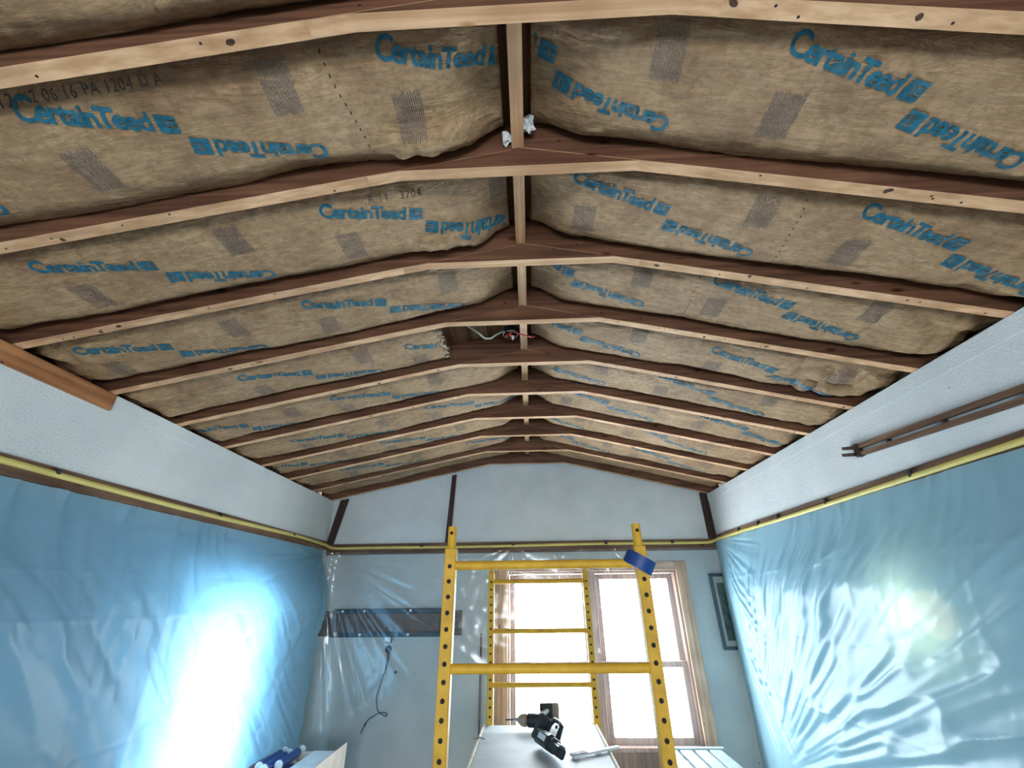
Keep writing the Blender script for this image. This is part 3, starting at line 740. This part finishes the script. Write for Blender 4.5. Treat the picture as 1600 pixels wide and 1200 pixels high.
def P_right(U, V):
    y = -1.2 + (YB - .05 + 1.2) * U; z = .02 + (2.022 - .02) * V
    down = sstep(0, .45, 2.022 - z)
    off = .026 + .085 * down + .02 * fbm(y * .8 + 3, z * .8, 35, 2) * down
    cy, cz = 3.85, .45
    th = np.arctan2(z - cz, cy - y); rr = np.hypot(z - cz, cy - y)
    amp = sstep(.55, 1.1, rr) * sstep(0, .35, 2.022 - z) * sstep(1.35, 1.05, th)
    w = th * 17 + .5 * vnoise(rr * 3, th * 4, 43)
    fold = ridged(w, rr * 1.3, 41); fold = np.sign(fold) * np.abs(fold) ** 1.3
    off = off + .018 * fold * amp * (.45 + .55 * np.abs(vnoise(th * 3, rr * 1.1, 44)))
    off = off + .008 * ridged(th * 38, rr * 2.4, 45) * sstep(.35, .7, rr) * sstep(0, .3, 2.022 - z)
    th2 = np.arctan2(2.05 - z, YB - y + .03); r2 = np.hypot(2.05 - z, YB - y)
    off = off + .016 * ridged(th2 * 22, r2 * .7, 51) * sstep(.10, .45, r2) * sstep(1.0, .25, YB - y)
    off = off + .008 * ridged(y * 14 + z * 5, z * 1.8, 53) * np.exp(-(2.022 - z) / .35)
    for zz in (1.72, 1.36, 1.02): off = off + .0028 * crease(z, zz + .02 * np.sin(y * 1.1 + zz * 7), .006)
    off = off + .0006 * fbm(y * 22, z * 22, 61, 2)
    off = .024 + (off - .024) * (.12 + .88 * sstep(.02, .55, YB - y))
    return XR - np.maximum(off, .023), y, z
grid_film('plastic_sheet', 'film_right', P_right, 560, 230, 'heavily wrinkled blue plastic sheeting hanging over the right wall')
def P_back(U, V):
    z = .02 + (1.972 - .02) * V; t = -.30 + (XR - XL - .09 + .30) * U         # t < 0 runs along the left wall
    x = XL + .035 + np.where(t > 0, t, 0) + .05 * np.exp(-(t / .09) ** 2)
    off = .050 + .006 * fbm(x * 1.5, z, 71, 2)
    th = np.arctan2(1.99 - z, x - XL + .02); rr = np.hypot(1.99 - z, x - XL)
    off = off + .009 * ridged(th * 22, rr * .9, 73) * sstep(.05, .3, rr) * np.exp(-rr / 1.1)
    for cx in (-.16, .70, 1.31):
        t2 = np.arctan2(2.0 - z, x - cx); q = np.hypot(2.0 - z, x - cx); off = off + .006 * vnoise(t2 * 9, q, 75 + int(cx * 10)) * np.exp(-q / .3)
    off = off + .0015 * fbm(x * 14, z * 14, 77, 2)
    return x, YB - np.maximum(off, .034) + np.where(t < 0, t, 0) - .04 * np.exp(-(t / .09) ** 2), z
grid_film('plastic_sheet', 'film_clear', P_back, 460, 200, 'clear plastic sheeting stretched over the back wall, creased from its upper left corner')

# ------------------------------------------------------------------ things behind the film
r = root('low_cabinet', (XL + .02, 2.05, 0), 'dark blue shape of a cabinet behind the left plastic sheeting', 'cabinet')
MB().box((XL + .003, 1.2, .02), (XL + .075, 2.36, 1.06), .004).build('back_panel', 'blue_cab', r)
MB().box((XL + .003, 1.18, 1.0605), (XL + .08, 2.38, 1.085), .004).build('top', 'blue_cab', r)
MB().box((XL + .003, 1.2, 0), (XL + .07, 2.36, .0195)).build('plinth', 'blue_cab', r)
r = root('wall_lamp', (XR - .004, 2.1, 1.50), 'warm round lamp glowing behind the right plastic sheeting', 'lamp')
MB().lathe([(.05, 0), (.05, .006), (.03, .010)], 20, Matrix.Translation((XR - .002, 2.1, 1.50)) @ Matrix.Rotation(-PI / 2, 4, 'Y')).build('base', 'white', r)
MB().lathe([(.012, .0105), (.085, .0135), (.095, .020), (.075, .030), (.02, .034)], 20, Matrix.Translation((XR - .002, 2.1, 1.50)) @ Matrix.Rotation(-PI / 2, 4, 'Y')).build('globe', 'bulb', r)

# ------------------------------------------------------------------ scaffold
def scaffold():
    r = root('scaffold', (.053, 2.6, 0), 'yellow steel rolling scaffold with perforated posts in front of the window', 'scaffold')
    px = (-.302, .408); s = .0215; hole_me = None
    for y in (1.70, 3.50):
        for x in px:
            post = MB().box((x - s, y - s, .14), (x + s, y + s, 1.75), .003).build('post', 'scaffold', r)
            MB().tube([(x, y, 1.7505), (x, y, 1.83)], .0165, 16).build('spigot', 'scaffold', post, smooth=True)
            MB().lathe([(.0065, 0), (.0065, .003)], 12, Matrix.Translation((x, y - .0150, 1.805)) @ Matrix.Rotation(PI / 2, 4, 'X')).build('pin_hole', 'hole', post)
            nh = 0
            for k in range(30):
                z = 1.687 - k * .0508
                if z < .2: break
                if hole_me is None:
                    h = MB().lathe([(.0078, 0), (.0078, .0016)], 12, Matrix.Rotation(PI / 2, 4, 'X')).build('post_hole', 'hole', post, world=False); hole_me = h
                else: h = hole_me.copy(); COL.objects.link(h); h.parent = post
                h.location = Vector((x, y - s + .0010, z)) - Vector(r.location)
            MB().lathe([(.02, .10), (.024, .135), (.02, .1395)], 14, Matrix.Translation((x, y, 0))).build('caster_stem', 'steel', r)
            MB().lathe([(.03, -.016), (.048, -.016), (.05, -.010), (.05, .010), (.048, .016), (.03, .016)], 20, Matrix.Translation((x, y, .05)) @ Matrix.Rotation(PI / 2, 4, 'Y')).build('caster_wheel', 'dark_rubber', r, smooth=True)
        for z in (1.690, 1.366, 1.046, .45):
            MB().tube([(px[0] + s, y, z), (px[1] - s, y, z)], .0155, 14).build('rung', 'scaffold', r, smooth=True)
    for x in px:
        MB().box((x - .018, 1.70 + s + .001, .74), (x + .018, 3.50 - s - .001, .79), .003).build('side_rail', 'scaffold', r)
    return r
scaffold()
r = root('scaffold_deck', (.03, 2.6, .791), 'pale painted plywood platform on the scaffold with tools on it', 'platform')
MB().box((-.33, 1.745, .791), (.392, 3.46, .835), .003).build('sheet', 'deck', r)
MB().box((-.343, 1.745, .791), (-.3305, 3.46, .842), .002).build('edge_strip', 'deck_edge', r)
MB().box((.3925, 1.745, .791), (.405, 3.46, .842), .002).build('edge_strip', 'deck_edge', r)
MB().tube([(-.375, 3.13, .838), (-.33, 3.13, .848), (-.30, 3.13, .842)], .004, 8).build('latch', 'steel', r)
ZD = .835

# tape roll slipped over the right spigot, resting tilted on the post
T = Matrix.Translation((.403, 1.70, 1.694)) @ Matrix.Rotation(math.radians(30), 4, 'Y') @ Matrix.Rotation(math.radians(7), 4, 'X')
r = root('tape_roll', (.403, 1.70, 1.69), 'blue painter\'s tape roll hung over the right scaffold post', 'tape')
MB().lathe([(.041, -.024), (.055, -.024), (.055, .024), (.041, .024)], 40, T, closed=True).build('tape', 'blue_tape', r, smooth=True)
MB().lathe([(.0375, -.0245), (.0408, -.0245), (.0408, .0245), (.0375, .0245)], 40, T, closed=True).build('core', 'carton', r, smooth=True)

# impact driver lying on the deck, bit to the left
def driver():
    r = root('impact_driver', (-.02, 3.33, ZD), 'small tan and black cordless impact driver with its bit pointing left', 'drill', rot=(0, 0, math.radians(170)))
    X = lambda: Matrix.Translation((0, 0, .052)) @ Matrix.Rotation(PI / 2, 4, 'Y')
    MB().lathe([(.028, -.06), (.036, -.05), (.038, .0), (.036, .025), (.030, .03)], 20, X()).build('motor_housing', 'black', r, smooth=True, world=False)
    MB().lathe([(.030, .031), (.035, .04), (.033, .065), (.020, .088), (.014, .092)], 20, X()).build('nose_cone', 'tan_plastic', r, smooth=True, world=False)
    MB().lathe([(.011, .093), (.011, .112), (.008, .116)], 14, X()).build('chuck', 'steel', r, smooth=True, world=False)
    MB().tube([(.117, 0, .052), (.172, 0, .050)], .0042, 8).build('bit', 'black', r, world=False)
    MB().tube([(-.03, .0, .06), (-.055, -.05, .075), (-.085, -.11, .085)], [.021, .018, .020], 14, flat=.8).build('grip', 'steel', r, smooth=True, world=False)
    m = Matrix.Translation((-.10, -.14, .075)) @ Matrix.Rotation(math.radians(20), 4, 'Z')
    MB().box((-.055, -.035, -.052), (.045, .030, .048), .008, m).build('battery', 'tan_plastic', r, world=False)
    m2 = Matrix.Translation((-.075, -.10, .08)) @ Matrix.Rotation(math.radians(20), 4, 'Z')
    MB().box((-.045, -.012, -.045), (.04, .008, .045), .005, m2).build('battery_foot', 'black', r, world=False)
driver()
def recip():
    r = root('power_saw', (.055, 2.86, ZD + .024), 'large black cordless power tool with a D-handle lying on the scaffold platform', 'power tool', rot=(math.radians(-32), 0, math.radians(-68)))
    MB().box((-.16, -.045, .0), (.06, .045, .085), .018).build('body', 'black', r, world=False)
    MB().box((.0605, -.038, .006), (.105, .038, .075), .014).build('gear_case', 'dark_rubber', r, world=False)
    MB().box((.1055, -.03, .004), (.19, .03, .06), .010).build('shoe', 'black', r, world=False)
    MB().box((.135, -.02, .0605), (.18, .02, .068), .003).build('shoe_plate', 'steel', r, world=False)
    MB().tube([(-.13, .02, .0855), (-.14, .03, .13), (-.11, .035, .165), (-.04, .035, .165), (.02, .03, .15), (.045, .02, .0855)], [.017, .016, .015, .014, .015, .017], 12).build('handle', 'black', r, smooth=True, world=False)
    MB().box((-.20, -.042, .01), (-.161, .042, .16), .010).build('battery', 'dark_rubber', r, world=False)
    MB().box((-.09, -.046, .03), (.02, -.0455, .06), .0).build('side_panel', 'white', r, world=False)
    MB().box((.07, -.02, .0755), (.10, .02, .082), .003).build('clip', 'white', r, world=False)
    MB().tube([(-.06, .036, .146), (-.055, .036, .128)], .009, 8).build('trigger', 'dark_rubber', r, world=False)
    r.scale = (.84, .84, .84)
recip()
r = root('ribbed_scraper', (.30, 2.88, ZD), 'white plastic blade with black ribs sticking out over the deck edge', 'scraper', rot=(0, 0, math.radians(28)))
MB().prism([(-.13, -.022), (-.02, -.018), (.17, -.010), (.17, .010), (-.02, .018), (-.13, .022)], 2, .008, .018).build('blade', 'white', r, world=False)
for k in range(7): MB().box((-.126 + k * .013, -.021, .0181), (-.121 + k * .013, .021, .0215)).build('rib', 'black', r, world=False)
MB().box((-.12, -.012, 0), (-.09, .012, .0079)).build('foot', 'white', r, world=False)
MB().box((.02, -.008, 0), (.05, .008, .0079)).build('foot', 'white', r, world=False)

# ------------------------------------------------------------------ lower corners
r = root('work_table', (-1.53, 3.25, 0), 'low trestle table under the carton of cartridges', 'table')
MB().box((-1.735, 2.95, .46), (-1.27, 3.66, .49), .004).build('table_top', 'casing', r)
for x in (-1.71, -1.30):
    for y in (2.98, 3.63): MB().box((x - .02, y - .02, 0), (x + .02, y + .02, .4595), .003).build('leg', 'casing', r)
r = root('carton_box', (-1.53, 3.25, .49), 'open pale carton of blue cartridges at the lower left', 'box')
MB().box((-1.735, 2.98, .4905), (-1.30, 3.64, .50)).build('bottom', 'carton', r)
MB().box((-1.306, 2.98, .5005), (-1.300, 3.64, .704), .001).build('side_flap', 'carton', r)
MB().box((-1.735, 2.98, .5005), (-1.729, 3.50, .69), .001).build('side_flap', 'carton', r)
MB().box((-1.7285, 3.494, .5005), (-1.3065, 3.50, .69), .001).build('end_flap', 'carton', r)
MB().box((-1.7285, 2.98, .5005), (-1.3065, 2.986, .63), .001).build('end_flap', 'carton', r)
MB().prism([(-1.46, .692), (-1.31, .692), (-1.31, .696), (-1.46, .696)], 1, 3.05, 3.49).build('fold_flap', 'white', r)
pos = [(-1.700, .640, .05, 'leftmost cartridge, blue with a white cap, at the edge of the carton'), (-1.648, .640, .02, 'second blue cartridge from the left in the carton'),
       (-1.596, .640, .05, 'third blue cartridge from the left in the carton'), (-1.544, .640, .0, 'blue cartridge in the carton beside the white folded flap'),
       (-1.674, .686, .10, 'blue cartridge lying on top of the others, left one'), (-1.622, .686, .06, 'blue cartridge lying on top of the others, middle one'), (-1.570, .686, .13, 'blue cartridge lying on top of the others, nearest the folded flap')]
MB().box((-1.728, 3.0, .5005), (-1.47, 3.49, .614)).build('packing', 'carton', r)
for (x, z, dy, lab) in pos:
    yy0 = 3.12 + dy
    t = root('caulk_cartridge', (x, yy0, z), lab, 'cartridge', 'cartridges in the carton')
    Q = Matrix.Translation((x, yy0, z)) @ Matrix.Rotation(-PI / 2, 4, 'X')
    MB().lathe([(.0245, .012), (.0245, .24)], 18, Q).build('barrel', 'tube_blue', t, smooth=True)
    MB().lathe([(.018, .0), (.0248, .003), (.0248, .0115)], 18, Q).build('cap', 'white', t, smooth=True)
    MB().lathe([(.0244, .3005), (.012, .306), (.010, .312)], 14, Q).build('nozzle', 'white', t, smooth=True)
r = root('slatted_bench', (1.03, 3.2, 0), 'white painted slatted bench under the right end of the window', 'bench')
for k in range(4): MB().box((.83 + k * .094, 2.75, .682), (.83 + k * .094 + .076, 3.505, .700), .003).build('slat', 'slat', r)
MB().box((.82, 3.508, .668), (1.215, 3.548, .706), .003).build('end_rail', 'slat', r)
MB().box((.82, 2.71, .668), (1.215, 2.747, .700), .003).build('end_rail', 'slat', r)
for y in (2.9, 3.35): MB().box((.83, y - .03, .655), (1.205, y + .03, .6815), .002).build('crossbar', 'slat', r)
for x in (.845, 1.19):
    for y in (2.73, 3.528): MB().box((x - .018, y - .018, 0), (x + .018, y + .018, .6675), .002).build('leg', 'slat', r)

# ------------------------------------------------------------------ electrics in the open bay
r = root('junction_box', (RX, 1.93, 2.86), 'dark junction box with red wire nuts under the ridge in the open bay', 'junction box')
MB().lathe([(.0, 0), (.045, 0), (.045, .03), (.040, .03), (.040, .006), (.0, .006)], 8, Matrix.Translation((RX - .072, 1.92, 2.905)) @ Matrix.Rotation(PI, 4, 'X')).build('box', 'black', r)
for (dx, dy, m) in ((-.02, .0, 'red'), (.012, .012, 'white'), (.0, -.02, 'red')):
    MB().lathe([(.009, 0), (.008, .014), (.004, .022)], 10, Matrix.Translation((RX - .072 + dx, 1.92 + dy, 2.872)) @ Matrix.Rotation(PI + dx * 20, 4, 'X')).build('wire_nut', m, r, smooth=True)
MB().tube([(RX - .11, 1.90, 2.885), (-.15, 1.88, 2.85), (-.18, 1.86, 2.812), (-.21, 1.84, 2.80), (-.25, 1.82, 2.83), (-.31, 1.79, 2.86), (-.36, 1.75, 2.88)], .005, 8).build('wire_loop', 'grey_wire', r, smooth=True)
MB().tube([(RX - .06, 1.90, 2.88), (RX - .03, 1.90, 2.865), (RX + .04, 1.93, 2.86), (RX + .06, 1.95, 2.875)], .004, 8).build('wire', 'red', r, smooth=True)
for (x, y, z, s, w) in ((RX - .034, .835, 2.905, .016, 'left of the ridge beam in the first full bay'), (RX + .036, .81, 2.925, .02, 'right of the ridge beam in the first full bay')):
    bm = bmesh.new(); bmesh.ops.create_icosphere(bm, subdivisions=2, radius=s)
    for v in bm.verts: v.co.z *= 1.7; v.co *= 1 + .45 * math.sin(v.co.x * 400 + v.co.z * 310) * math.cos(v.co.y * 370); v.co += Vector((x, y, z))
    me = bpy.data.meshes.new('foam_tuft'); bm.to_mesh(me); bm.free()
    tag(link('foam_tuft', me, 'white'), f'small white tuft of foam just {w}', 'foam')
